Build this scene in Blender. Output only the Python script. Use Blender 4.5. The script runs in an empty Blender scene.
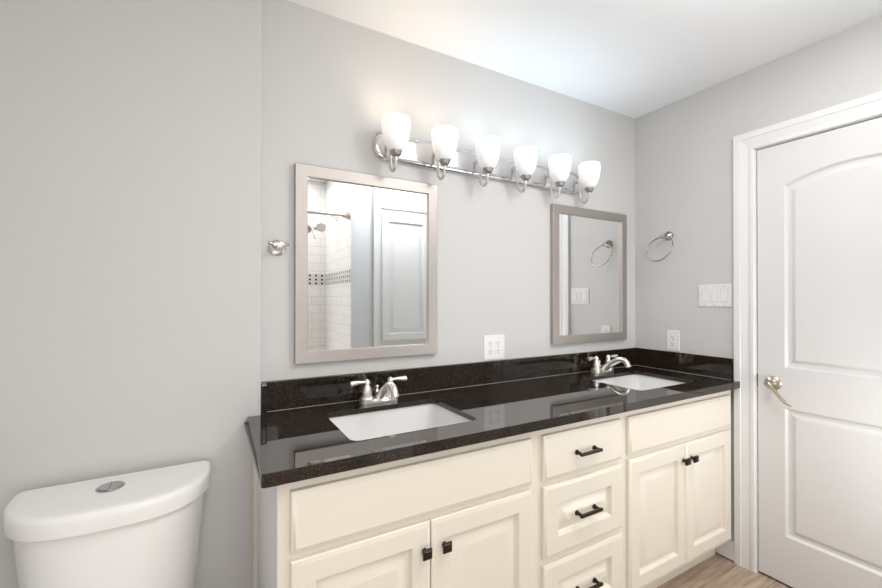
import bpy, bmesh, math, random
from mathutils import Vector, Matrix
random.seed(7)
SC = bpy.context.scene
COL = SC.collection
PI = math.pi

# ------------------------------------------------------------------ camera
cam = bpy.data.cameras.new('camera')
camo = bpy.data.objects.new('camera', cam)
COL.objects.link(camo)
camo.location = (0, 0, 1.3217)
camo.rotation_euler = (math.radians(90 + 0.2637), 0, math.radians(-29.578))
cam.sensor_fit = 'HORIZONTAL'
cam.sensor_width = 36
cam.lens = 410.0 / 882 * 36
cam.shift_y = 2.716 / 882
cam.clip_start = 0.02
SC.camera = camo

# ------------------------------------------------------------------ light and exposure
SC.view_settings.view_transform = 'Standard'
SC.view_settings.look = 'None'
SC.view_settings.exposure = 0.37
SC.view_settings.gamma = 1.0
SC.view_settings.use_curve_mapping = False
world = bpy.data.worlds.new('world')
SC.world = world
world.use_nodes = True
world.node_tree.nodes['Background'].inputs[0].default_value = (0.9, 0.95, 1, 1)
world.node_tree.nodes['Background'].inputs[1].default_value = 0.15


def area(name, loc, target, sx, sy, power, col):
    l = bpy.data.lights.new(name, 'AREA')
    l.shape = 'RECTANGLE'; l.size = sx; l.size_y = sy; l.energy = power; l.color = col
    o = bpy.data.objects.new(name, l)
    COL.objects.link(o)
    o.location = loc
    o.rotation_euler = (Vector(target) - Vector(loc)).to_track_quat('-Z', 'Y').to_euler()
    return o


# added fill lights out of view
area('ceiling_fill', (1.34, 0.38, 2.425), (1.34, 0.38, 0), 0.9, 0.5, 8, (1.0, 0.99, 0.98))  # added downward fill for the whole room, no fixture behind it
point_fill = bpy.data.lights.new('ceiling_point_fill', 'POINT'); point_fill.energy = 6.5; point_fill.color = (0.98, 0.99, 1.0); point_fill.shadow_soft_size = 0.06  # added point fill that lifts the ceiling and upper walls
go = bpy.data.objects.new('ceiling_point_fill', point_fill); COL.objects.link(go); go.location = (1.38, 0.36, 2.27)
area('alcove_fill_high', (0.05, -0.755, 1.95), (0.05, 1.0, 1.95), 1.0, 0.6, 3.0, (0.97, 0.985, 1.0))  # added frontal fill at the alcove's far wall, not a window
area('alcove_fill_low', (0.10, -0.755, 0.57), (0.10, 1.0, 0.57), 1.1, 0.46, 6.0, (0.99, 0.99, 1.0))  # added low fill that evens out the cabinet fronts
area('alcove_fill_top', (0.35, -0.40, 2.425), (0.35, -0.40, 0), 0.9, 0.55, 9, (1.0, 0.985, 0.97))  # added fill that brightens the alcove tile from above
area('front_wall_fill', (2.02, 0.05, 0.78), (2.02, 1.0, 0.78), 0.5, 0.44, 4.4, (0.99, 0.99, 1.0))  # added fill for the lower right cabinets and door, no opening there
SHADE_WARM = 0.40
SHADE_COOL = 0.30

# ------------------------------------------------------------------ key dimensions
XL, XR = -0.62, 2.304          # left and right walls
YV, YT = 1.618, 1.566          # vanity wall, wall behind the toilet
XC = 0.162                     # corner where the vanity recess starts
YB = 0.03                      # wall behind the camera (linen cabinet side)
XS = 0.99                      # plumbing wall of the bath alcove
YS = -0.77                     # far wall of the bath alcove
H = 2.44
ZC = 0.913                     # countertop height


# ------------------------------------------------------------------ materials
def mat(name, col, rough=0.5, metal=0.0, spec=0.5, ior=None, coat=0.0, bump=None, rough_noise=None):
    m = bpy.data.materials.new(name)
    m.use_nodes = True
    nt = m.node_tree
    b = nt.nodes['Principled BSDF']
    b.inputs['Base Color'].default_value = (*col, 1)
    b.inputs['Roughness'].default_value = rough
    b.inputs['Metallic'].default_value = metal
    b.inputs['Specular IOR Level'].default_value = spec
    if ior: b.inputs['IOR'].default_value = ior
    if coat: b.inputs['Coat Weight'].default_value = coat; b.inputs['Coat Roughness'].default_value = 0.05
    if bump:
        scale, strength, dist = bump
        tc = nt.nodes.new('ShaderNodeTexCoord')
        n = nt.nodes.new('ShaderNodeTexNoise')
        n.inputs['Scale'].default_value = scale
        n.inputs['Detail'].default_value = 3
        bp = nt.nodes.new('ShaderNodeBump')
        bp.inputs['Strength'].default_value = strength
        bp.inputs['Distance'].default_value = dist
        nt.links.new(tc.outputs['Object'], n.inputs['Vector'])
        nt.links.new(n.outputs['Fac'], bp.inputs['Height'])
        nt.links.new(bp.outputs['Normal'], b.inputs['Normal'])
    return m


def ramp(nt, stops):
    r = nt.nodes.new('ShaderNodeValToRGB')
    e = r.color_ramp.elements
    while len(e) < len(stops): e.new(0.5)
    for k, (p, c) in enumerate(stops):
        e[k].position = p; e[k].color = (*c, 1)
    return r


M = {}
M['wall'] = mat('wall_paint', (0.605, 0.594, 0.58), 0.55, bump=(140, 0.25, 0.002))
M['wall_cool'] = mat('painted_drywall', (0.56, 0.59, 0.62), 0.6, bump=(140, 0.2, 0.002))
M['ceiling'] = mat('ceiling_paint', (0.92, 0.925, 0.93), 0.8, bump=(90, 0.2, 0.002))
M['trim'] = mat('white_trim_paint', (0.79, 0.785, 0.78), 0.3)
M['door'] = mat('white_door_paint', (0.725, 0.715, 0.708), 0.35)
M['cream'] = mat('cream_cabinet_paint', (0.79, 0.73, 0.63), 0.35)
M['cream_side'] = mat('pale_side_panel', (0.90, 0.90, 0.91), 0.35)
M['linen'] = mat('white_cabinet_paint', (0.66, 0.675, 0.69), 0.6)
M['porcelain'] = mat('white_porcelain', (0.86, 0.855, 0.845), 0.08, spec=0.5)
M['toilet'] = mat('toilet_china', (0.90, 0.885, 0.86), 0.1, spec=0.5)
M['nickel'] = mat('brushed_nickel', (0.74, 0.71, 0.68), 0.28, 1.0)
M['frame'] = mat('brushed_nickel_frame', (0.47, 0.435, 0.405), 0.5, 1.0)
M['plate'] = mat('polished_nickel_plate', (0.72, 0.71, 0.72), 0.14, 1.0)
M['faucet'] = mat('satin_nickel', (0.92, 0.89, 0.84), 0.32, 1.0)
M['chrome'] = mat('chrome', (0.75, 0.75, 0.75), 0.1, 1.0)
M['door_nickel'] = mat('warm_satin_nickel', (0.50, 0.44, 0.365), 0.3, 1.0)
M['ring_nickel'] = mat('dark_satin_nickel', (0.38, 0.36, 0.34), 0.25, 1.0)
M['hook_nickel'] = mat('hook_satin_nickel', (0.58, 0.55, 0.53), 0.22, 1.0)
M['button'] = mat('flush_button_chrome', (0.5, 0.5, 0.5), 0.15, 1.0)
M['cap'] = mat('dark_nickel', (0.42, 0.40, 0.38), 0.3, 1.0)
M['bronze'] = mat('oil_rubbed_bronze', (0.035, 0.022, 0.018), 0.35, 0.6)
M['plastic'] = mat('white_plastic', (0.80, 0.79, 0.77), 0.3)
M['slot'] = mat('dark_slot', (0.05, 0.045, 0.04), 0.6)
M['dark'] = mat('dark_hole', (0.01, 0.01, 0.01), 0.6)
M['caulk'] = mat('white_caulk', (0.70, 0.68, 0.64), 0.5)
M['gap_line'] = mat('rocker_edge', (0.45, 0.44, 0.43), 0.5)
M['headface'] = mat('pale_spray_face', (0.75, 0.75, 0.72), 0.3)
M['bulb'] = mat('bulb_glass', (0.9, 0.9, 0.9), 0.3)

# mirror glass
m = mat('mirror_glass', (0.93, 0.94, 0.94), 0.0, 1.0)
M['mirror'] = m

# granite: near-black brown with brown flecks, polished
m = mat('polished_dark_granite', (0.012, 0.009, 0.008), 0.02, ior=1.6)
nt = m.node_tree; b = nt.nodes['Principled BSDF']
tc = nt.nodes.new('ShaderNodeTexCoord')
n1 = nt.nodes.new('ShaderNodeTexNoise'); n1.inputs['Scale'].default_value = 260; n1.inputs['Detail'].default_value = 4
n2 = nt.nodes.new('ShaderNodeTexVoronoi'); n2.inputs['Scale'].default_value = 300
r1 = ramp(nt, [(0.0, (0.008, 0.005, 0.004)), (0.52, (0.012, 0.008, 0.006)), (0.64, (0.055, 0.034, 0.018)), (0.78, (0.13, 0.09, 0.055))])
r2 = ramp(nt, [(0.0, (1, 1, 1)), (0.05, (0, 0, 0)), (1.0, (0, 0, 0))])
mx = nt.nodes.new('ShaderNodeMixRGB'); mx.inputs[2].default_value = (0.14, 0.12, 0.10, 1)
nt.links.new(tc.outputs['Object'], n1.inputs['Vector']); nt.links.new(tc.outputs['Object'], n2.inputs['Vector'])
nt.links.new(n1.outputs['Fac'], r1.inputs[0]); nt.links.new(n2.outputs['Distance'], r2.inputs[0])
nt.links.new(r2.outputs[0], mx.inputs[0]); nt.links.new(r1.outputs[0], mx.inputs[1])
nt.links.new(mx.outputs[0], b.inputs['Base Color'])
M['granite'] = m
m2 = m.copy(); m2.name = 'polished_dark_granite_top'
m2.node_tree.nodes['Principled BSDF'].inputs['IOR'].default_value = 2.2
M['granite_top'] = m2


# wood-look plank floor
m = mat('wood_look_plank', (0.4, 0.3, 0.22), 0.4)
nt = m.node_tree; b = nt.nodes['Principled BSDF']
tc = nt.nodes.new('ShaderNodeTexCoord')
br = nt.nodes.new('ShaderNodeTexBrick')
br.offset = 0.37
br.inputs['Scale'].default_value = 1.0
br.inputs['Brick Width'].default_value = 1.2
br.inputs['Row Height'].default_value = 0.15
br.inputs['Mortar Size'].default_value = 0.0022
br.inputs['Color1'].default_value = (0.53, 0.405, 0.30, 1)
br.inputs['Color2'].default_value = (0.42, 0.315, 0.235, 1)
br.inputs['Mortar'].default_value = (0.27, 0.2, 0.15, 1)
mp = nt.nodes.new('ShaderNodeMapping'); mp.inputs['Scale'].default_value = (2.2, 26, 1)
ns = nt.nodes.new('ShaderNodeTexNoise'); ns.inputs['Scale'].default_value = 2.2; ns.inputs['Detail'].default_value = 7; ns.inputs['Roughness'].default_value = 0.65
rr = ramp(nt, [(0.35, (0.55, 0.53, 0.51)), (0.65, (1.2, 1.2, 1.2))])
mm = nt.nodes.new('ShaderNodeMixRGB'); mm.blend_type = 'MULTIPLY'; mm.inputs[0].default_value = 0.85
nt.links.new(tc.outputs['Object'], br.inputs['Vector']); nt.links.new(tc.outputs['Object'], mp.inputs['Vector'])
nt.links.new(mp.outputs[0], ns.inputs['Vector']); nt.links.new(ns.outputs['Fac'], rr.inputs[0])
nt.links.new(br.outputs['Color'], mm.inputs[1]); nt.links.new(rr.outputs[0], mm.inputs[2])
nt.links.new(mm.outputs[0], b.inputs['Base Color'])
M['floor'] = m


def tile_mat(name, axis):
    """white 3x6 subway tile in running bond; axis = horizontal axis of the wall (0=x, 1=y);
    an accent band of pale basketweave with dark dots between z=1.447 and 1.559"""
    m = mat(name, (0.8, 0.8, 0.8), 0.12)
    nt = m.node_tree; b = nt.nodes['Principled BSDF']
    tc = nt.nodes.new('ShaderNodeTexCoord')
    sp = nt.nodes.new('ShaderNodeSeparateXYZ'); cb = nt.nodes.new('ShaderNodeCombineXYZ')
    nt.links.new(tc.outputs['Object'], sp.inputs[0])
    h = sp.outputs[axis]; z = sp.outputs[2]
    nt.links.new(h, cb.inputs[0]); nt.links.new(z, cb.inputs[1])
    br = nt.nodes.new('ShaderNodeTexBrick')
    br.inputs['Scale'].default_value = 1
    br.inputs['Brick Width'].default_value = 0.155; br.inputs['Row Height'].default_value = 0.079
    br.inputs['Mortar Size'].default_value = 0.0022
    br.inputs['Color1'].default_value = (0.80, 0.79, 0.77, 1); br.inputs['Color2'].default_value = (0.77, 0.765, 0.75, 1)
    br.inputs['Mortar'].default_value = (0.60, 0.59, 0.57, 1)
    nt.links.new(cb.outputs[0], br.inputs['Vector'])

    def math_(op, a, bb=None):
        q = nt.nodes.new('ShaderNodeMath'); q.operation = op
        for k, v in enumerate((a, bb)):
            if v is None: continue
            if isinstance(v, (int, float)): q.inputs[k].default_value = v
            else: nt.links.new(v, q.inputs[k])
        return q.outputs[0]
    pz, ph = 0.112 / 3, 0.056
    band = math_('MULTIPLY', math_('GREATER_THAN', z, 1.447), math_('LESS_THAN', z, 1.559))
    fz = math_('ABSOLUTE', math_('SUBTRACT', math_('FRACT', math_('DIVIDE', math_('SUBTRACT', z, 1.447), pz)), 0.5))
    fh = math_('ABSOLUTE', math_('SUBTRACT', math_('FRACT', math_('DIVIDE', math_('ADD', h, 3.001), ph)), 0.5))
    dot = math_('MULTIPLY', math_('LESS_THAN', fz, 0.24), math_('LESS_THAN', fh, 0.17))
    ln = math_('GREATER_THAN', math_('MAXIMUM', fz, fh), 0.47)
    c1 = nt.nodes.new('ShaderNodeMixRGB'); c1.inputs[1].default_value = (0.64, 0.63, 0.61, 1); c1.inputs[2].default_value = (0.48, 0.47, 0.46, 1)
    nt.links.new(ln, c1.inputs[0])
    c2 = nt.nodes.new('ShaderNodeMixRGB'); c2.inputs[2].default_value = (0.03, 0.03, 0.032, 1)
    nt.links.new(dot, c2.inputs[0]); nt.links.new(c1.outputs[0], c2.inputs[1])
    c3 = nt.nodes.new('ShaderNodeMixRGB')
    nt.links.new(band, c3.inputs[0]); nt.links.new(br.outputs['Color'], c3.inputs[1]); nt.links.new(c2.outputs[0], c3.inputs[2])
    nt.links.new(c3.outputs[0], b.inputs['Base Color'])
    return m


M['tile_x'] = tile_mat('subway_tile_far', 0)
M['tile_y'] = tile_mat('subway_tile_side', 1)


def shade_mat(name, col, strength):
    """frosted glass lit by its own bulb: glows most around the bulb, a little less near cup and rim"""
    m = mat(name, (0.85, 0.85, 0.85), 0.35)
    nt = m.node_tree; b = nt.nodes['Principled BSDF']
    b.inputs['Emission Color'].default_value = (*col, 1)
    tc = nt.nodes.new('ShaderNodeTexCoord'); sp = nt.nodes.new('ShaderNodeSeparateXYZ')
    mr = nt.nodes.new('ShaderNodeMapRange')
    mr.inputs['From Min'].default_value = 0.0; mr.inputs['From Max'].default_value = 0.085
    mr.inputs['To Min'].default_value = strength * 0.22; mr.inputs['To Max'].default_value = strength
    nt.links.new(tc.outputs['Object'], sp.inputs[0]); nt.links.new(sp.outputs[2], mr.inputs['Value'])
    nt.links.new(mr.outputs[0], b.inputs['Emission Strength'])
    return m


M['shade_warm'] = shade_mat('lit_frosted_glass_warm', (1.0, 0.90, 0.80), SHADE_WARM)
M['shade_cool'] = shade_mat('lit_frosted_glass_cool', (0.90, 0.97, 1.0), SHADE_COOL)


# ------------------------------------------------------------------ mesh helpers
class B:
    def __init__(s):
        s.bm = bmesh.new()

    def box(s, x0, x1, y0, y1, z0, z1, bev=0.0, seg=2):
        t = bmesh.new()
        bmesh.ops.create_cube(t, size=1)
        for v in t.verts:
            v.co = Vector(((x0 + x1) / 2 + v.co.x * (x1 - x0), (y0 + y1) / 2 + v.co.y * (y1 - y0), (z0 + z1) / 2 + v.co.z * (z1 - z0)))
        if bev:
            bmesh.ops.bevel(t, geom=t.edges[:], offset=bev, segments=seg, affect='EDGES', profile=0.5)
        s._add(t); return s

    def _add(s, t):
        me = bpy.data.meshes.new('tmp'); t.to_mesh(me); t.free(); s.bm.from_mesh(me); bpy.data.meshes.remove(me)

    def loops(s, loops, cap0=True, cap1=True, closed=False):
        rings = [[s.bm.verts.new(p) for p in lp] for lp in loops]
        n = len(rings[0])
        pairs = list(zip(rings[:-1], rings[1:]))
        if closed: pairs.append((rings[-1], rings[0]))
        for a, b in pairs:
            for k in range(n):
                try: s.bm.faces.new((a[k], a[(k + 1) % n], b[(k + 1) % n], b[k]))
                except ValueError: pass
        if not closed:
            if cap0: s.bm.faces.new(rings[0][::-1])
            if cap1: s.bm.faces.new(rings[-1])
        return s

    def lathe(s, prof, c=(0, 0, 0), axis=(0, 0, 1), n=28, cap0=True, cap1=True, sx=1.0):
        q = Vector((0, 0, 1)).rotation_difference(Vector(axis).normalized())
        c = Vector(c)
        lps = []
        for r, h in prof:
            lps.append([c + q @ Vector((sx * r * math.cos(2 * PI * k / n), r * math.sin(2 * PI * k / n), h)) for k in range(n)])
        return s.loops(lps, cap0, cap1)

    def tube(s, pts, r, n=14, closed=False, smooth=0, flat=1.0, up=None):
        pts = [Vector(p) for p in pts]
        rad = [r] * len(pts) if isinstance(r, (int, float)) else list(r)
        for _ in range(smooth):
            np_, nr = [pts[0]], [rad[0]]
            for i in range(len(pts) - 1):
                a, b = pts[i], pts[i + 1]
                np_ += [a * 0.75 + b * 0.25, a * 0.25 + b * 0.75]
                nr += [rad[i] * 0.75 + rad[i + 1] * 0.25, rad[i] * 0.25 + rad[i + 1] * 0.75]
            np_.append(pts[-1]); nr.append(rad[-1])
            pts, rad = np_, nr
        lps = []
        prev = None
        for i, p in enumerate(pts):
            if closed: d = pts[(i + 1) % len(pts)] - pts[i - 1]
            else: d = pts[min(i + 1, len(pts) - 1)] - pts[max(i - 1, 0)]
            d.normalize()
            if prev is None:
                ref = Vector(up) if up else (Vector((0, 0, 1)) if abs(d.z) < 0.9 else Vector((1, 0, 0)))
                u = d.cross(ref).normalized()
            else:
                u = (prev - d * prev.dot(d)).normalized()
            prev = u
            w = d.cross(u)
            lps.append([p + rad[i] * (math.cos(2 * PI * k / n) * u + flat * math.sin(2 * PI * k / n) * w) for k in range(n)])
        return s.loops(lps, closed=closed)

    def ball(s, c, r, sx=1, sy=1, sz=1, n=20):
        t = bmesh.new()
        bmesh.ops.create_uvsphere(t, u_segments=n, v_segments=n // 2, radius=r)
        for v in t.verts: v.co = Vector((c[0] + v.co.x * sx, c[1] + v.co.y * sy, c[2] + v.co.z * sz))
        s._add(t); return s


def mk(name, b, material, parent=None, angle=35, bevel=None):
    bm = b.bm if isinstance(b, B) else b
    bmesh.ops.remove_doubles(bm, verts=bm.verts, dist=1e-6)
    bmesh.ops.recalc_face_normals(bm, faces=bm.faces)
    me = bpy.data.meshes.new(name)
    bm.to_mesh(me); bm.free()
    for p in me.polygons: p.use_smooth = True
    me.set_sharp_from_angle(angle=math.radians(angle))
    me.materials.append(material)
    o = bpy.data.objects.new(name, me)
    COL.objects.link(o)
    if parent: o.parent = parent
    if bevel:
        bv = o.modifiers.new('edge', 'BEVEL'); bv.width = bevel; bv.segments = 3; bv.limit_method = 'ANGLE'; bv.angle_limit = math.radians(50)
    wn = o.modifiers.new('flat_faces', 'WEIGHTED_NORMAL'); wn.mode = 'FACE_AREA'; wn.weight = 100; wn.keep_sharp = True
    return o


def tag(o, label, cat, group=None):
    o['label'] = label; o['category'] = cat
    if group: o['group'] = group
    return o


def thing(name, label, cat, loc=(0, 0, 0), group=None):
    o = bpy.data.objects.new(name, None)
    COL.objects.link(o)
    o.empty_display_size = 0.05
    o.location = loc
    return tag(o, label, cat, group)


def struct(name, b, material, **k):
    o = mk(name, b, material, **k); o['kind'] = 'structure'; return o


def copy_tree(o, parent=None):
    c = o.copy(); COL.objects.link(c)
    if parent: c.parent = parent
    for ch in list(o.children): copy_tree(ch, c)
    return c


def rrect(x0, x1, y0, y1, r, n=6):
    out = []
    for cx, cy, a0 in ((x1 - r, y1 - r, 0), (x0 + r, y1 - r, 90), (x0 + r, y0 + r, 180), (x1 - r, y0 + r, 270)):
        for k in range(n + 1):
            a = math.radians(a0 + 90 * k / n)
            out.append((cx + r * math.cos(a), cy + r * math.sin(a)))
    return out


def plate_with_holes(outer, holes, to3, d0, d1):
    """flat slab with holes: outer/holes are 2-D loops, to3(u,v,d) gives 3-D points"""
    b = B(); bm = b.bm
    for d in (d0, d1):
        edges = []
        for lp in [outer] + holes:
            vs = [bm.verts.new(to3(u, v, d)) for u, v in lp]
            edges += [bm.edges.new((vs[i], vs[(i + 1) % len(vs)])) for i in range(len(vs))]
        bmesh.ops.triangle_fill(bm, edges=edges, use_beauty=True, use_dissolve=False)
    for lp in [outer] + holes:
        n = len(lp)
        for i in range(n):
            (u0, v0), (u1, v1) = lp[i], lp[(i + 1) % n]
            vs = [bm.verts.new(to3(*q)) for q in ((u0, v0, d0), (u1, v1, d0), (u1, v1, d1), (u0, v0, d1))]
            bm.faces.new(vs)
    return b


def panel_front(b, x0, x1, z0, z1, yf, s=1, t=0.019, raised=True, stile=0.060):
    """cabinet front in the xz plane, its face at y = yf looking towards -s*y"""
    prof = [(0, t), (0, 0.007), (0.0025, 0.0045), (0.006, 0.0042), (0.010, 0.001), (0.013, 0.0)]
    if raised:
        prof += [(stile, 0.0), (stile + 0.003, 0.004), (stile + 0.006, 0.0135), (stile + 0.010, 0.0160), (stile + 0.013, 0.0155), (stile + 0.044, 0.0015), (stile + 0.048, 0.0010)]
    lps = []
    for i, d in prof:
        lps.append([(x0 + i, yf + s * d, z0 + i), (x1 - i, yf + s * d, z0 + i), (x1 - i, yf + s * d, z1 - i), (x0 + i, yf + s * d, z1 - i)])
    b.loops(lps)
    return b


# ------------------------------------------------------------------ the setting
struct('floor', B().box(XL - .1, 2.55, YS - .1, YV + .1, -0.06, 0), M['floor'])
struct('ceiling', B().box(XL - .1, 2.42, YS - .1, YV + .1, H, H + .06), M['ceiling'])
struct('wall_back', B().box(XC, 2.41, YV, YV + .1, 0, H), M['wall'])
b = B(); b.box(XL - .1, XC, YT, YV + .1, 0, H)
ed = [e for e in b.bm.edges if all(abs(v.co.x - XC) < 1e-5 and abs(v.co.y - YT) < 1e-5 for v in e.verts)]
bmesh.ops.bevel(b.bm, geom=ed, offset=0.006, segments=4, affect='EDGES', profile=0.5)
struct('wall_projecting', b, M['wall'])
struct('wall_left', B().box(XL - .1, XL, YS - .1, YT, 0, H), M['wall'])
DY1, DY0, DZ = 0.9675, 0.2555, 2.038        # door leaf
b = B()
b.box(XR, XR + .1, DY1 + .022, YV, 0, H)
b.box(XR, XR + .1, YB - .1, DY0 - .022, 0, H)
b.box(XR, XR + .1, DY0 - .022, DY1 + .022, DZ + .022, H)
struct('wall_right', b, M['wall'])
struct('wall_front', B().box(XS, XR, YB - .1, YB, 0, H).box(XS, XS + .1, YS, YB - .1, 0, H), M['wall_cool'])
struct('wall_shower', B().box(XL, XS + .1, YS - .1, YS, 0, H), M['tile_x'])
struct('wall_shower_side', B().box(XS - .008, XS, YS, YB - .002, 0, H), M['tile_y'])

# door lining, casing and a short run of baseboard
b = B()
b.box(XR - .001, XR + .1, DY1 + .004, DY1 + .022, 0, DZ + .022)
b.box(XR - .001, XR + .1, DY0 - .022, DY0 - .004, 0, DZ + .022)
b.box(XR - .001, XR + .1, DY0 - .004, DY1 + .004, DZ + .004, DZ + .022)
struct('trim_1', b, M['trim'])
prof = [(0, 0.0), (0, .009), (.003, .012), (.016, .0125), (.022, .0095), (.026, .0095), (.045, .013), (.052, .0145), (.056, .0145), (.059, .018), (.0855, .018), (.0868, .0168), (.0868, 0.0)]
iy1, iy0, iz = DY1 + .0085, DY0 - .0085, DZ + .0075
lps = []
for py, sy, top in ((iy1, 1, 0), (iy1, 1, 1), (iy0, -1, 1), (iy0, -1, 0)):
    lps.append([(XR - d, py + sy * o, (iz + o) if top else 0.0) for o, d in prof])
struct('trim_2', B().loops(lps), M['trim'], angle=6)
struct('baseboard_right', B().box(XR - .012, XR, 1.063, 1.16, 0.006, 0.10, .002), M['trim'])

# the door: two panels, arched above
DX = XR + .004


def arch_loop(y0, y1, z0, z1, rise, ins, n=18):
    y0, y1, z0 = y0 + ins, y1 - ins, z0 + ins
    z1 = z1 - ins
    pts = [(y0, z0), (y1, z0)]
    c = (y0 + y1) / 2; hw = (y1 - y0) / 2
    for k in range(n + 1):
        t = 1 - 2 * k / n
        rad = (hw * hw + rise * rise) / (2 * rise) if rise else 0
        zz = z1 + (math.sqrt(max(rad * rad - (t * hw) ** 2, 0)) - (rad - rise) if rise else 0)
        pts.append((c + t * hw, zz))
    return pts


uy0, uy1 = DY0 + .106, DY1 - .106
panels = [(uy0, uy1, 1.003, 1.846, .055), (uy0, uy1, .228, .818, 0)]
b = plate_with_holes([(DY0, .012), (DY1, .012), (DY1, DZ), (DY0, DZ)], [arch_loop(*p, 0) for p in panels], lambda u, v, d: (d, u, v), DX, DX + .012)
for p in panels:
    lps = []
    for ins, d in ((0, 0), (.004, .003), (.010, .0085), (.016, .0098), (.024, .0090), (.038, .002), (.043, .0012)):
        lps.append([(DX + d, u, v) for u, v in arch_loop(*p, ins)])
    b.loops(lps, cap0=False)
b.box(DX + .0121, DX + .04, DY0, DY1, .012, DZ)
door = struct('door_1', b, M['door'], angle=20)
# lever handle on the door
hv = B()
hv.lathe([(.033, 0), (.033, .004), (.030, .008), (.022, .012), (.015, .015), (.0115, .02), (.011, .048), (.013, .052), (.012, .060), (.006, .063)], (DX, .906, .927), (-1, 0, 0), 28)
hv.tube([(DX - .054, .905, .929), (DX - .056, .893, .918), (DX - .055, .878, .898), (DX - .053, .862, .875), (DX - .052, .844, .855), (DX - .050, .824, .846)],
        [.0105, .0095, .0075, .0075, .008, .0062], 14, smooth=2)
hv.ball((DX - .05, .823, .8455), .0062)
hl = mk('lever_handle', hv, M['door_nickel'], door); hl['label'] = 'satin nickel lever handle'
mk('keyhole', B().lathe([(.0035, 0), (.0035, .002)], (DX - .0085, .884, .934), (-1, 0, 0), 12), M['dark'], hl)
mk('latch', B().box(DX - .001, DX + .02, DY1 + .0002, DY1 + .0062, .900, .962), M['slot'], door)

# ------------------------------------------------------------------ vanity cabinet
YD, YF = 1.056, 1.075            # face of doors, face frame
L0, L1, R0, R1, C0, C1 = .178, .958, 1.469, 2.252, 1.010, 1.4245
ZT = .845
cab = thing('vanity_cabinet', 'long cream double vanity cabinet with three central drawers under dark granite top', 'cabinet', (0, 0, 0))
b = B()
zt = ZC - .0345
b.box(.150, L0 + .012, YF, YF + .02, .115, zt); b.box(R1 - .012, 2.284, YF, YF + .02, .115, zt)
b.box(L0 + .012, R1 - .012, YF, YF + .02, ZT - .012, zt); b.box(L0 + .012, R1 - .012, YF, YF + .02, .115, .15)
b.box(L0 + .012, R1 - .012, YF, YF + .02, .66, .704)
b.box(L1 - .012, C0 + .012, YF, YF + .02, .15, .66); b.box(C1 - .012, R0 + .012, YF, YF + .02, .15, .66)
b.box(L1 - .012, C0 + .012, YF, YF + .02, .704, ZT - .012); b.box(C1 - .012, R0 + .012, YF, YF + .02, .704, ZT - .012)
b.box(C0 + .012, C1 - .012, YF, YF + .02, .385, .43)
b.box(.150, .166, YF + .02, YT - .001, .0, zt); b.box(2.268, 2.284, YF + .02, YV - .002, .115, zt)
b.box(.166, 2.268, YF + .02, YT - .002, .115, .131); b.box(.166, 2.268, YT - .014, YT - .002, .131, zt)
body = mk('body', b, M['cream'], cab)
mk('side_panel', B().box(.1485, .1505, YF + .004, YT - .004, .0, ZC - .034), M['cream_side'], cab)['label'] = 'paler left end panel'
mk('scribe_moulding', B().box(.137, .150, YT - .014, YT - .0005, 0, ZC - .034, .002), M['cream'], cab)
mk('toe_kick', B().box(.150, 2.284, 1.150, 1.168, 0, .1145), M['cream'], cab)
L0, L1, R0, R1, C0, C1 = .178, .958, 1.469, 2.252, 1.010, 1.4245
ZT = .845
mk('false_front', panel_front(B(), L0, L1, .692, ZT, YD, raised=False), M['cream'], cab)
mk('false_front', panel_front(B(), R0, R1, .692, ZT, YD, raised=False), M['cream'], cab)


def knob(x, z, parent):
    b = B()
    b.lathe([(.008, 0), (.0075, .003), (.0055, .006), (.0055, .012)], (x, YD, z), (0, -1, 0), 20)
    # square chamfered head
    for a, dd in ((0, 0),):
        lp = []
        for hs, yy in ((.008, .011), (.0135, .016), (.0145, .020), (.0135, .024), (.010, .0275)):
            lp.append([(x - hs, YD - yy, z - hs), (x + hs, YD - yy, z - hs), (x + hs, YD - yy, z + hs), (x - hs, YD - yy, z + hs)])
        b.loops(lp)
    mk('knob', b, M['bronze'], parent, angle=30)['label'] = 'square dark bronze knob'


lm, rm = (L0 + L1) / 2, (R0 + R1) / 2
for x0, x1, kx in ((L0, lm - .0015, lm - .024), (lm + .0015, L1, lm + .040), (R0, rm - .0015, rm - .022), (rm + .0015, R1, rm + .040)):
    d = mk('door', panel_front(B(), x0, x1, .135, .672, YD), M['cream'], cab)
    knob(kx if x0 != lm + .0015 else lm + .042, .594 if x0 < 1 else .603, d)
for z0, z1, hz, rs in ((.688, ZT, .763, False), (.416, .666, .543, True), (.142, .393, .268, True)):
    d = mk('drawer', panel_front(B(), C0, C1, z0, z1, YD, raised=rs, stile=.066), M['cream'], cab)
    cx = (C0 + C1) / 2 - .004
    hb = B()
    for sx in (-1, 1):
        hb.lathe([(.0095, 0), (.009, .004), (.0065, .009), (.006, .024)], (cx + sx * .046, YD, hz), (0, -1, 0), 16)
    hb.box(cx - .0565, cx + .0565, YD - .033, YD - .022, hz - .0055, hz + .0055, .0022)
    mk('handle', hb, M['bronze'], d)['label'] = 'dark bronze bar pull'

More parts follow.
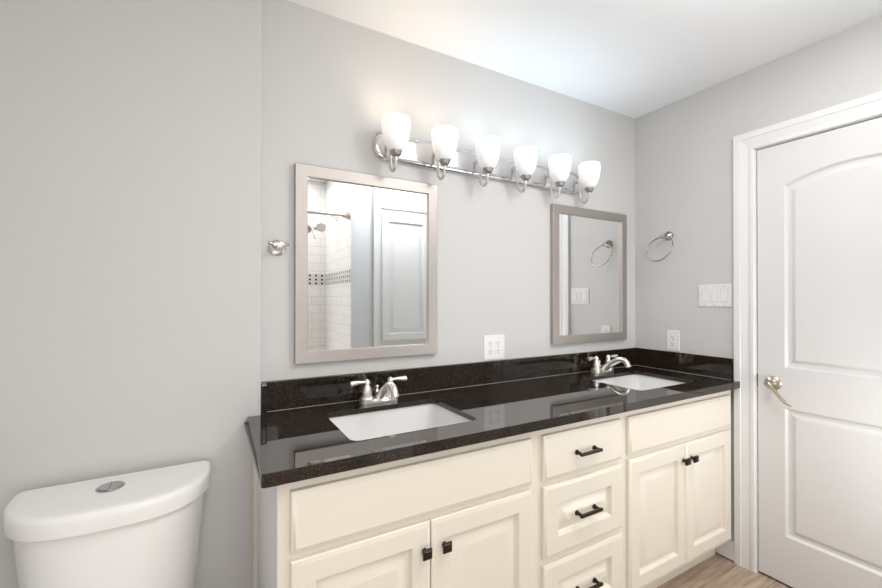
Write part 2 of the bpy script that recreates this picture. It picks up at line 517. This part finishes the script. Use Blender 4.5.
# ------------------------------------------------------------------ countertop
TH = .033
YCF = 1.034
outer = []
r = .010
for k in range(7):                       # rounded front left corner
    a = math.radians(180 + 90 * k / 6)
    outer.append((.108 + r + r * math.cos(a), YCF + r + r * math.sin(a)))
outer += [(2.2855, YCF), (2.2855, 1.0632), (2.3035, 1.0632), (2.3035, YV - .0005), (XC + .0005, YV - .0005), (XC + .0005, YT - .0005), (.119, YT - .0005)]
SINKS = [(.358, .800), (1.666, 2.106)]
SY0, SY1 = 1.143, 1.474
holes = [rrect(x0, x1, SY0, SY1, .028) for x0, x1 in SINKS]
ctop = mk('countertop', plate_with_holes(outer, holes, lambda u, v, d: (u, v, d), ZC, ZC - .018), M['granite'], bevel=.0028)
ctop.data.materials.append(M['granite_top'])
for p in ctop.data.polygons:
    if p.normal.z > .9: p.material_index = 1
tag(ctop, 'polished near-black granite countertop with two undermount cutouts and backsplash', 'countertop')
ZB = 1.020
bl = []                                  # built-up edge under the front and left rim
inn = [(.108 + .04, YT - .001), (.108 + .04, YCF + .04), (2.2855, YCF + .04)]
lp = [(.108, YT - .001)] + outer[:7] + [(2.2855, YCF)] + inn[::-1]
bl = [[(u, v, z) for u, v in lp] for z in (ZC - .0175, ZC - TH)]
mk('front_edge', B().loops(bl), M['granite'], ctop)
mk('backsplash', B().box(XC + .001, XR - .0005, YV - .020, YV - .0005, ZC + .0004, ZB, .0018), M['granite'], ctop)
mk('side_splash', B().box(XC + .001, XC + .020, YT + .001, YV - .0203, ZC + .0004, ZB, .0018), M['granite'], ctop)
mk('side_splash', B().box(XR - .0205, XR - .0005, 1.0685, YV - .0203, ZC + .0004, ZB, .0018), M['granite'], ctop)
cb = B()
cb.box(XC + .001, XR - .022, YV - .0035, YV - .0003, ZB, ZB + .0035, .001)
cb.box(XR - .0035, XR - .0003, 1.0685, YV - .0035, ZB, ZB + .0035, .001)
mk('caulk_line', cb, M['caulk'], ctop)
cb = B()
cb.box(XC + .021, XR - .021, YV - .0207, YV - .0200, ZC, ZC + .0008)
cb.box(XR - .0212, XR - .0205, 1.0685, YV - .0207, ZC, ZC + .0008)
mk('seam_line', cb, M['caulk'], ctop)

# ------------------------------------------------------------------ sinks and faucets


def make_sink(x0, x1, label):
    cx, cy = (x0 + x1) / 2, (SY0 + SY1) / 2
    t = thing('sink', label, 'sink', (cx, cy, ZC - .018), 'undermount sinks in the countertop')
    hx, hy = (x1 - x0) / 2 + .006, (SY1 - SY0) / 2 + .006
    lps = []
    for ex, dz, rr in ((.022, -.001, .045), (.022, -.012, .045), (.008, -.02, .04), (-.0, -.10, .04), (-.004, -.13, .04), (-.02, -.15, .06), (-.06, -.162, .06), (-.06, -.156, .06)):
        pass
    prof_out = [(.020, -.0008, .040), (.020, -.010, .040), (.010, -.014, .036), (.006, -.11, .04), (-.012, -.150, .06), (-.05, -.166, .07)]
    prof_in = [(0.0, -.0008, .032), (-.003, -.02, .034), (-.010, -.105, .045), (-.022, -.135, .055), (-.055, -.150, .07), (-.10, -.154, .05)]
    for ex, dz, rr in prof_out[::-1] + prof_in:
        lps.append([(u, v, dz) for u, v in rrect(-hx - ex, hx + ex, -hy - ex, hy + ex, rr, 6)])
    mk('basin', B().loops(lps), M['porcelain'], t, angle=50)
    mk('overflow_hole', B().lathe([(.011, 0), (.011, .004), (.008, .004)], (0, -hy + .004, -.042), (0, 1, -.08), 20), M['dark'], t)
    mk('drain', B().lathe([(.030, 0), (.030, .003), (.024, .004), (.020, .001)], (0, 0, -.1545), (0, 0, 1), 28), M['chrome'], t)
    return t


make_sink(*SINKS[0], 'white rectangular undermount sink in the left part of the counter, nearer the toilet')
make_sink(*SINKS[1], 'white rectangular undermount sink in the corner nearer the door')


def make_faucet(cx, cy, label):
    t = thing('faucet', label, 'faucet', (cx, cy, ZC + .0005), 'centerset faucets')
    o = lambda lps, z: [(u, v, z) for u, v in lps]
    st = lambda hx, hy: rrect(-hx, hx, -hy, hy, min(hx, hy) * .8, 6)
    b = B().loops([o(st(.078, .027), 0), o(st(.078, .027), .008), o(st(.074, .023), .012), o(st(.070, .020), .018)])
    for sx in (-1, 1):
        b.loops([o([(u + sx * .049, v) for u, v in st(.026, .025)], z) if False else [(u + sx * .049, v, z) for u, v in st(hx, hx * .98)] for hx, z in ((.0275, .006), (.0275, .020), (.0255, .023), (.0220, .025), (.0215, .029))])
    mk('base', b, M['faucet'], t)
    for sx in (-1, 1):
        p = B().lathe([(.0185, .026), (.0195, .031), (.0190, .038), (.0178, .048), (.0152, .060), (.0110, .070), (.0095, .073), (.0125, .076), (.0128, .082), (.0105, .088), (.006, .0915), (.0035, .094)], (sx * .049, 0, 0), n=28)
        h = mk('handle', p, M['faucet'], t)
        z = .083
        lv = B().tube([(sx * .055, 0, z), (sx * .068, -.001, z + .0005), (sx * .085, -.002, z + .001), (sx * .105, -.004, z), (sx * .116, -.005, z - .001), (sx * .1175, -.005, z - .001)],
                      [.0055, .0055, .0075, .0098, .0105, .006], 16, smooth=1)
        mk('lever', lv, M['faucet'], h)
    sp = B().tube([(0, -.004, .0205), (0, -.018, .030), (0, -.048, .050), (0, -.085, .073), (0, -.114, .0865), (0, -.138, .085), (0, -.154, .072), (0, -.160, .058)],
                  [.0195, .0190, .0172, .0155, .0146, .0140, .0134, .0128], 20, smooth=2)
    sp.lathe([(.0145, 0), (.0145, .008), (.011, .009)], (0, -.1602, .061), (0, -.3, -1), 20)
    mk('spout', sp, M['faucet'], t)
    mk('lift_rod', B().lathe([(.012, .014), (.011, .022), (.0085, .036), (.0045, .044), (.004, .050), (.0065, .054), (.0070, .059), (.0045, .063), (.001, .064)], (0, .020, 0), n=18), M['faucet'], t)
    return t


FY = 1.534
make_faucet(.588, FY, 'brushed nickel two-handle faucet over the sink nearer the toilet')
make_faucet(1.897, FY, 'brushed nickel two-handle faucet over the corner sink near the door')

# ------------------------------------------------------------------ mirrors


def make_mirror(x0, x1, z0, z1, label):
    cx, cz = (x0 + x1) / 2, (z0 + z1) / 2
    hx, hz = (x1 - x0) / 2, (z1 - z0) / 2
    t = thing('wall_mirror', label, 'mirror', (cx, YV, z0), 'framed vanity mirrors')
    prof = [(0, -.001), (0, -.0225), (.0015, -.024), (.0435, -.024), (.045, -.0225), (.045, -.009), (.036, -.006), (.036, -.001)]
    lps = []
    for sx, sz in ((-1, -1), (1, -1), (1, 1), (-1, 1)):
        lps.append([(sx * (hx - o), y, hz + sz * (hz - o)) for o, y in prof])
    mk('frame', B().loops(lps, closed=True), M['frame'], t)['label'] = 'brushed nickel mirror frame'
    g = .0355
    mk('mirror_glass', B().box(-hx + g, hx - g, -.0130, -.0095, g, 2 * hz - g), M['mirror'], t)
    return t


make_mirror(.281, .887, 1.0765, 1.828, 'nickel-framed mirror reflecting shower tile and white cabinet')
make_mirror(1.590, 2.193, 1.0765, 1.826, 'nickel-framed mirror in the corner reflecting the towel ring')

# ------------------------------------------------------------------ bath light bar
lt = thing('vanity_light', 'six-lamp brushed nickel bath light bar with lit frosted glass shades above the mirrors', 'light', (0, 0, 0))
px0, px1, pz0, pz1 = .588, 1.806, 1.900, 2.016


def stad(ins, y):
    return [(u, y, v) for u, v in rrect(px0 + ins, px1 - ins, pz0 + ins, pz1 - ins, (pz1 - pz0) / 2 - ins - .0005, 12)]


mk('back_plate', B().loops([stad(0, YV - .0005), stad(0, YV - .012), stad(.0025, YV - .0155), stad(.007, YV - .0195), stad(.012, YV - .0222), stad(.018, YV - .0240), stad(.026, YV - .0245)]), M['plate'], lt, angle=50)
LX = [.650, .8745, 1.100, 1.3235, 1.548, 1.764]
LY = 1.508
for k in (0.5, 1.5, 3.5, 4.5):
    i = int(k)
    x = LX[i] + (LX[i + 1] - LX[i]) * .46
    mk('screw', B().lathe([(.006, 0), (.0055, .002), (.002, .0042)], (x, YV - .0243, 1.957), (0, -1, 0), 16), M['chrome'], lt)
for i, x in enumerate(LX):
    kind = 'warm' if i < 2 else 'cool'
    yp = YV - .0235
    am = B().tube([(x, yp, 1.967), (x, 1.592, 1.975), (x, 1.578, 1.970), (x, 1.570, 1.940), (x, 1.568, 1.888), (x, 1.562, 1.852), (x, 1.536, 1.838), (x, 1.516, 1.849), (x, LY, 1.878), (x, LY, 1.898)], .0066, 14, smooth=2)
    am.lathe([(.012, 0), (.011, .003), (.007, .006)], (x, yp + .001, 1.967), (0, -1, 0), 20)
    a = mk('arm', am, M['nickel'], lt)
    mk('socket_cup', B().lathe([(.006, -.013), (.012, -.0115), (.0185, -.006), (.0235, .002), (.0255, .011), (.0252, .013), (.019, .0135)], (x, LY, 1.899), n=28), M['cap'], a)
    pr = [(.016, -.002), (.0225, .001), (.0310, .008), (.0395, .020), (.0465, .038), (.0520, .060), (.0555, .084), (.0572, .106), (.0570, .121), (.0548, .131)]
    pr = pr + [(.0518, .131), (.0540, .120), (.0540, .106), (.052, .084), (.0485, .060), (.043, .038), (.036, .020), (.0275, .009), (.015, .003)]
    s = mk('lamp_shade', B().lathe(pr, (0, 0, 0), n=36), M['shade_' + kind], lt, angle=60)
    s.location = (x, LY, 1.907)
    s['label'] = 'lit frosted glass shade'
    pl = bpy.data.lights.new('bulb_light', 'POINT')
    pl.energy = (0.62 if i == 0 else 0.36) if kind == 'warm' else 0.45
    pl.color = (1.0, 0.81, 0.60) if kind == 'warm' else (0.64, 0.85, 1.0)
    pl.shadow_soft_size = .02
    po = bpy.data.objects.new('bulb_light', pl); COL.objects.link(po)
    po.parent = s; po.location = (0, 0, .061)
    bl = mk('bulb', B().lathe([(.010, .006), (.012, .015), (.016, .025), (.017, .032), (.013, .040), (.005, .043)], n=20), M['bulb'], s)

# ------------------------------------------------------------------ wall fittings
hk = thing('robe_hook', 'small round nickel robe hook on wall left of the mirror', 'hook', (.221, YV, 1.509))
mk('rosette', B().lathe([(.030, .0005), (.030, .005), (.028, .008), (.020, .011), (.012, .013)], axis=(0, -1, 0), n=32), M['hook_nickel'], hk)
b = B().lathe([(.009, .010), (.0075, .018), (.0075, .032), (.010, .037), (.009, .046), (.004, .049)], axis=(0, -1, 0), n=20)
b.tube([(-.034, -.047, .012), (-.026, -.045, .010), (-.012, -.042, .002), (0, -.040, -.001), (.012, -.042, .002), (.026, -.045, .010), (.034, -.047, .012)], [.0062, .0058, .0048, .005, .0048, .0058, .0062], 14, smooth=1)
mk('double_prong', b, M['hook_nickel'], hk)

tr = thing('towel_ring', 'nickel towel ring on wall beside the door', 'towel ring', (XR, 1.402, 1.682))
mk('post', B().lathe([(.026, .0005), (.0265, .004), (.024, .009), (.0185, .016), (.011, .022), (.008, .027), (.0075, .044), (.0105, .048), (.0105, .058), (.006, .062)], axis=(-1, .1, -.12), n=28), M['ring_nickel'], tr)
nrm = Vector((.92, 0, -.39)).normalized(); aa = Vector((0, 1, 0)); bb = nrm.cross(aa)
c = Vector((2.2185 - XR, 1.408 - 1.402, 1.6025 - 1.682))
mk('ring', B().tube([c + .0762 * (math.cos(2 * PI * k / 64) * aa + math.sin(2 * PI * k / 64) * bb) for k in range(64)], .0042, 12, closed=True), M['ring_nickel'], tr)


def receptacle(parent, u, z, to, n):
    """duplex half: raised face with two slots and a ground hole; to(u,z,d) -> xyz with d out of the wall"""
    b = B()
    lp = []
    for g, d in ((0, .0045), (0, .0062), (.001, .0068)):
        ring = []
        for a, c2 in rrect(u - .0165 + g, u + .0165 - g, z - .0138 + g, z + .0138 - g, .009, 5): ring.append(to(a, c2, d))
        lp.append(ring)
    b.loops(lp)
    r_ = mk('receptacle', b, M['plastic'], parent)
    s = B()
    for du, hh in ((-.0062, .0045), (.0062, .0036)):
        s.loops([[to(u + du + x_, z + .003 + z_, d) for x_, z_ in ((-.0011, -hh), (.0011, -hh), (.0011, hh), (-.0011, hh))] for d in (.0060, .0071)])
    s.loops([[to(u + .0026 * math.cos(t_ * PI / 6), z - .0075 + .0026 * math.sin(t_ * PI / 6), d) for t_ in range(12)] for d in (.0060, .0071)])
    mk('slots', s, M['slot'], r_)


def wall_plate(to, hw, hh):
    return B().loops([[to(u, v, d) for u, v in rrect(-hw + g, hw - g, -hh + g, hh - g, .005, 4)] for g, d in ((0, .0003), (0, .003), (.002, .0048), (.004, .005))])


def screw(parent, u, v, to):
    mk('screw', B().loops([[to(u + rr_ * math.cos(k * PI / 6), v + rr_ * math.sin(k * PI / 6), d) for k in range(12)] for rr_, d in ((.0032, .0045), (.003, .0056), (.002, .006))]), M['gap_line'], parent)


o1 = thing('wall_outlet', 'ivory double-gang outlet plate on wall between the two mirrors', 'outlet', (1.216, YV, 1.0845))
to_b = lambda u, v, d: (u, -d, v)
mk('cover_plate', wall_plate(to_b, .063, .060), M['plastic'], o1)
for u in (-.023, .023):
    for v in (-.0195, .0195): receptacle(o1, u, v, to_b, None)
    screw(o1, u, 0, to_b)
o2 = thing('wall_outlet', 'single white outlet plate just above the backsplash near the door', 'outlet', (XR, 1.379, 1.083))
to_r = lambda u, v, d: (-d, -u, v)
mk('cover_plate', wall_plate(to_r, .037, .058), M['plastic'], o2)
for v in (-.0195, .0195): receptacle(o2, 0, v, to_r, None)
screw(o2, 0, 0, to_r)
sw = thing('light_switch', 'white three-rocker light switch plate beside the door casing', 'light switch', (XR, 1.1575, 1.337))
mk('cover_plate', wall_plate(to_r, .0805, .0585), M['plastic'], sw)
for i, u in enumerate((-.046, 0, .046)):
    tl = (.0072, .0052) if i != 1 else (.0056, .0066)
    mk('switch_gasket', B().loops([[to_r(u + a, c_, d) for a, c_ in rrect(-.0172, .0172, -.0338, .0338, .002, 2)] for d in (.0045, .0053)]), M['gap_line'], sw)
    mk('rocker', B().loops([[to_r(u + a, c_, .0048) for a, c_ in ((-.0160, -.0325), (.0160, -.0325), (.0160, .0325), (-.0160, .0325))],
                            [to_r(u + a, c_, (tl[0] if c_ < 0 else tl[1]) + .001) for a, c_ in ((-.0155, -.032), (.0155, -.032), (.0155, .032), (-.0155, .032))]]), M['plastic'], sw)
    for v in (-.048, .048): screw(sw, u, v, to_r)

# ------------------------------------------------------------------ toilet
TX, TYB = -.2245, YT - .010
to = thing('toilet', 'white two-piece toilet with curved tank lid and dual flush button', 'toilet', (TX, 1.2, 0))


def tank_loop(hw, yb, depth, z, n=40):
    pts = []
    ym = yb - .036
    front = []
    for k in range(n + 1):
        x = hw * math.sin(PI * (k / n - .5))
        q = (1 - min(abs(x / hw), 1) ** 3) ** (1 / 2.2)
        front.append((x, ym - (depth - .036) * q))
    pts = front
    r = .016
    pts = pts + [(hw, ym + .012)] + [(hw - r + r * math.cos(math.radians(a)), yb - r + r * math.sin(math.radians(a))) for a in (15, 45, 75)]
    pts = pts + [(-hw + r - r * math.cos(math.radians(a)), yb - r + r * math.sin(math.radians(a))) for a in (75, 45, 15)] + [(-hw, ym + .012)]
    return [(x, y - 1.2, z) for x, y in pts]


b = B().loops([tank_loop(hw, TYB - .004, d, z) for hw, d, z in ((.165, .165, .375), (.178, .185, .385), (.190, .196, .42), (.206, .214, .60), (.2185, .226, .745))])
mk('tank', b, M['toilet'], to, angle=50)
zt = .793
lid = [(-.010, .739), (-.003, .7400), (0, .743), (.0015, .765), (.0015, .777), (.000, .785), (-.005, .7905), (-.012, .793), (-.03, .7945)]
b = B().loops([tank_loop(.2325 + e, TYB + e * .5, .246 + e * 1.3, z) for e, z in lid])
ld = mk('tank_lid', b, M['toilet'], to, angle=50)
bt = B().lathe([(.036, 0), (.036, .003), (.033, .005), (.030, .0035)], (-.012, 1.455 - 1.2, .7930), n=32, sx=.9)
fb = mk('flush_button', bt, M['button'], ld)
for s in (-1, 1):
    lp = []
    for rr_, z in ((.029, .0035), (.029, .006), (.027, .007)):
        ring = [(-.012 + s * .001 + s * rr_ * .9 * math.cos(math.radians(a)), .255 + rr_ * math.sin(math.radians(a)), .793 + z) for a in range(-88, 89, 11)]
        lp.append(ring)
    mk('button_half', B().loops(lp), M['button'], fb)


def oval(hx, y0, y1, z, n=40):
    cy = (y0 + y1) / 2; hy = (y1 - y0) / 2
    return [(hx * math.cos(2 * PI * k / n) * (1 - .08 * math.sin(2 * PI * k / n) * -1), cy + hy * math.sin(2 * PI * k / n) - 1.2, z) for k in range(n)]


b = B().loops([oval(.115, .98, 1.50, 0), oval(.112, .98, 1.50, .03), oval(.105, 1.0, 1.49, .16), oval(.15, .88, 1.50, .28), oval(.182, .83, 1.52, .35), oval(.186, .825, 1.52, .383),
               oval(.178, .835, 1.30, .386), oval(.135, .88, 1.22, .37), oval(.10, .93, 1.18, .28), oval(.05, 1.0, 1.12, .2)])
mk('bowl', b, M['toilet'], to, angle=60)
b = B().loops([oval(.186, .825, 1.295, .388), oval(.188, .822, 1.297, .396), oval(.184, .826, 1.294, .405)])
mk('seat', b, M['toilet'], to, angle=60)
b = B().loops([oval(.186, .824, 1.30, .407), oval(.188, .822, 1.302, .414), oval(.178, .832, 1.295, .425), oval(.10, .9, 1.2, .430)])
mk('seat_cover', b, M['toilet'], to, angle=60)

# ------------------------------------------------------------------ what the mirrors show behind the camera
ln = thing('linen_cabinet', 'tall white built-in linen cabinet seen only in the large mirror', 'cabinet', (0, 0, 0))
lf = YB + .022
LX0, LX1 = 1.185, 1.73
mk('body', B().box(LX0, LX1, YB + .0005, lf - .004, 0.0, H - .001), M['linen'], ln)
for x0, x1 in ((1.232, 1.672),):
    for z0, z1 in ((2.062, 2.40), (.972, 2.018), (.10, .935)):
        mk('door', panel_front(B(), x0, x1, z0, z1, lf + .015, s=-1, stile=.06), M['linen'], ln)
mk('edge_moulding', B().box(LX0 - .02, LX0 + .02, YB + .0005, lf + .006, 0, H - .001, .003), M['linen'], ln)

rod = thing('shower_curtain_rod', 'chrome shower rod reflected at the top left of the large mirror', 'rod', (0, 0, 0))
ry, rz = .0, 1.985
mk('pole', B().tube([(XL + .012, ry, rz), (0.3, ry, rz), (XS - .02, ry, rz)], .0145, 18), M['nickel'], rod)
for x, s in ((XS - .0082, -1), (XL + .0005, 1)):
    mk('flange', B().lathe([(.036, 0), (.035, .006), (.028, .018), (.021, .040), (.018, .06)], (x, ry, rz), (s, 0, 0), 28), M['nickel'], rod)

sh = thing('shower_set', 'chrome shower head assembly on the tiled wall reflected in the large mirror', 'shower', (0, 0, 0))
sy = -.365
mk('shower_arm', B().tube([(XS - .009, sy, 2.03), (.95, sy, 2.035), (.915, sy, 2.03), (.885, sy, 2.005), (.865, sy, 1.975)], .0105, 16, smooth=2).lathe([(.03, 0), (.028, .005), (.014, .012)], (XS - .0085, sy, 2.03), (-1, 0, 0), 24), M['chrome'], sh)
mk('diverter', B().tube([(.875, sy, 1.985), (.85, sy, 1.955), (.80, sy, 1.925), (.745, sy, 1.925)], [.014, .02, .018, .014], 16, smooth=1), M['chrome'], sh)
hd = mk('spray_head', B().lathe([(.012, 0), (.02, .012), (.036, .03), (.042, .04), (.041, .05)], (.845, sy, 1.955), (-.25, .75, -.5), 28), M['nickel'], sh)
mk('spray_face', B().lathe([(.038, .0502), (.038, .053), (.025, .056)], (.845, sy, 1.955), (-.25, .75, -.5), 28), M['headface'], hd)
h2 = mk('hand_shower', B().lathe([(.01, 0), (.018, .012), (.032, .03), (.036, .04), (.035, .05)], (.735, sy, 1.93), (-.3, .75, -.5), 28).tube([(.76, sy, 1.93), (.775, sy + .02, 1.89), (.785, sy + .03, 1.83)], [.013, .013, .011], 14, smooth=1), M['nickel'], sh)
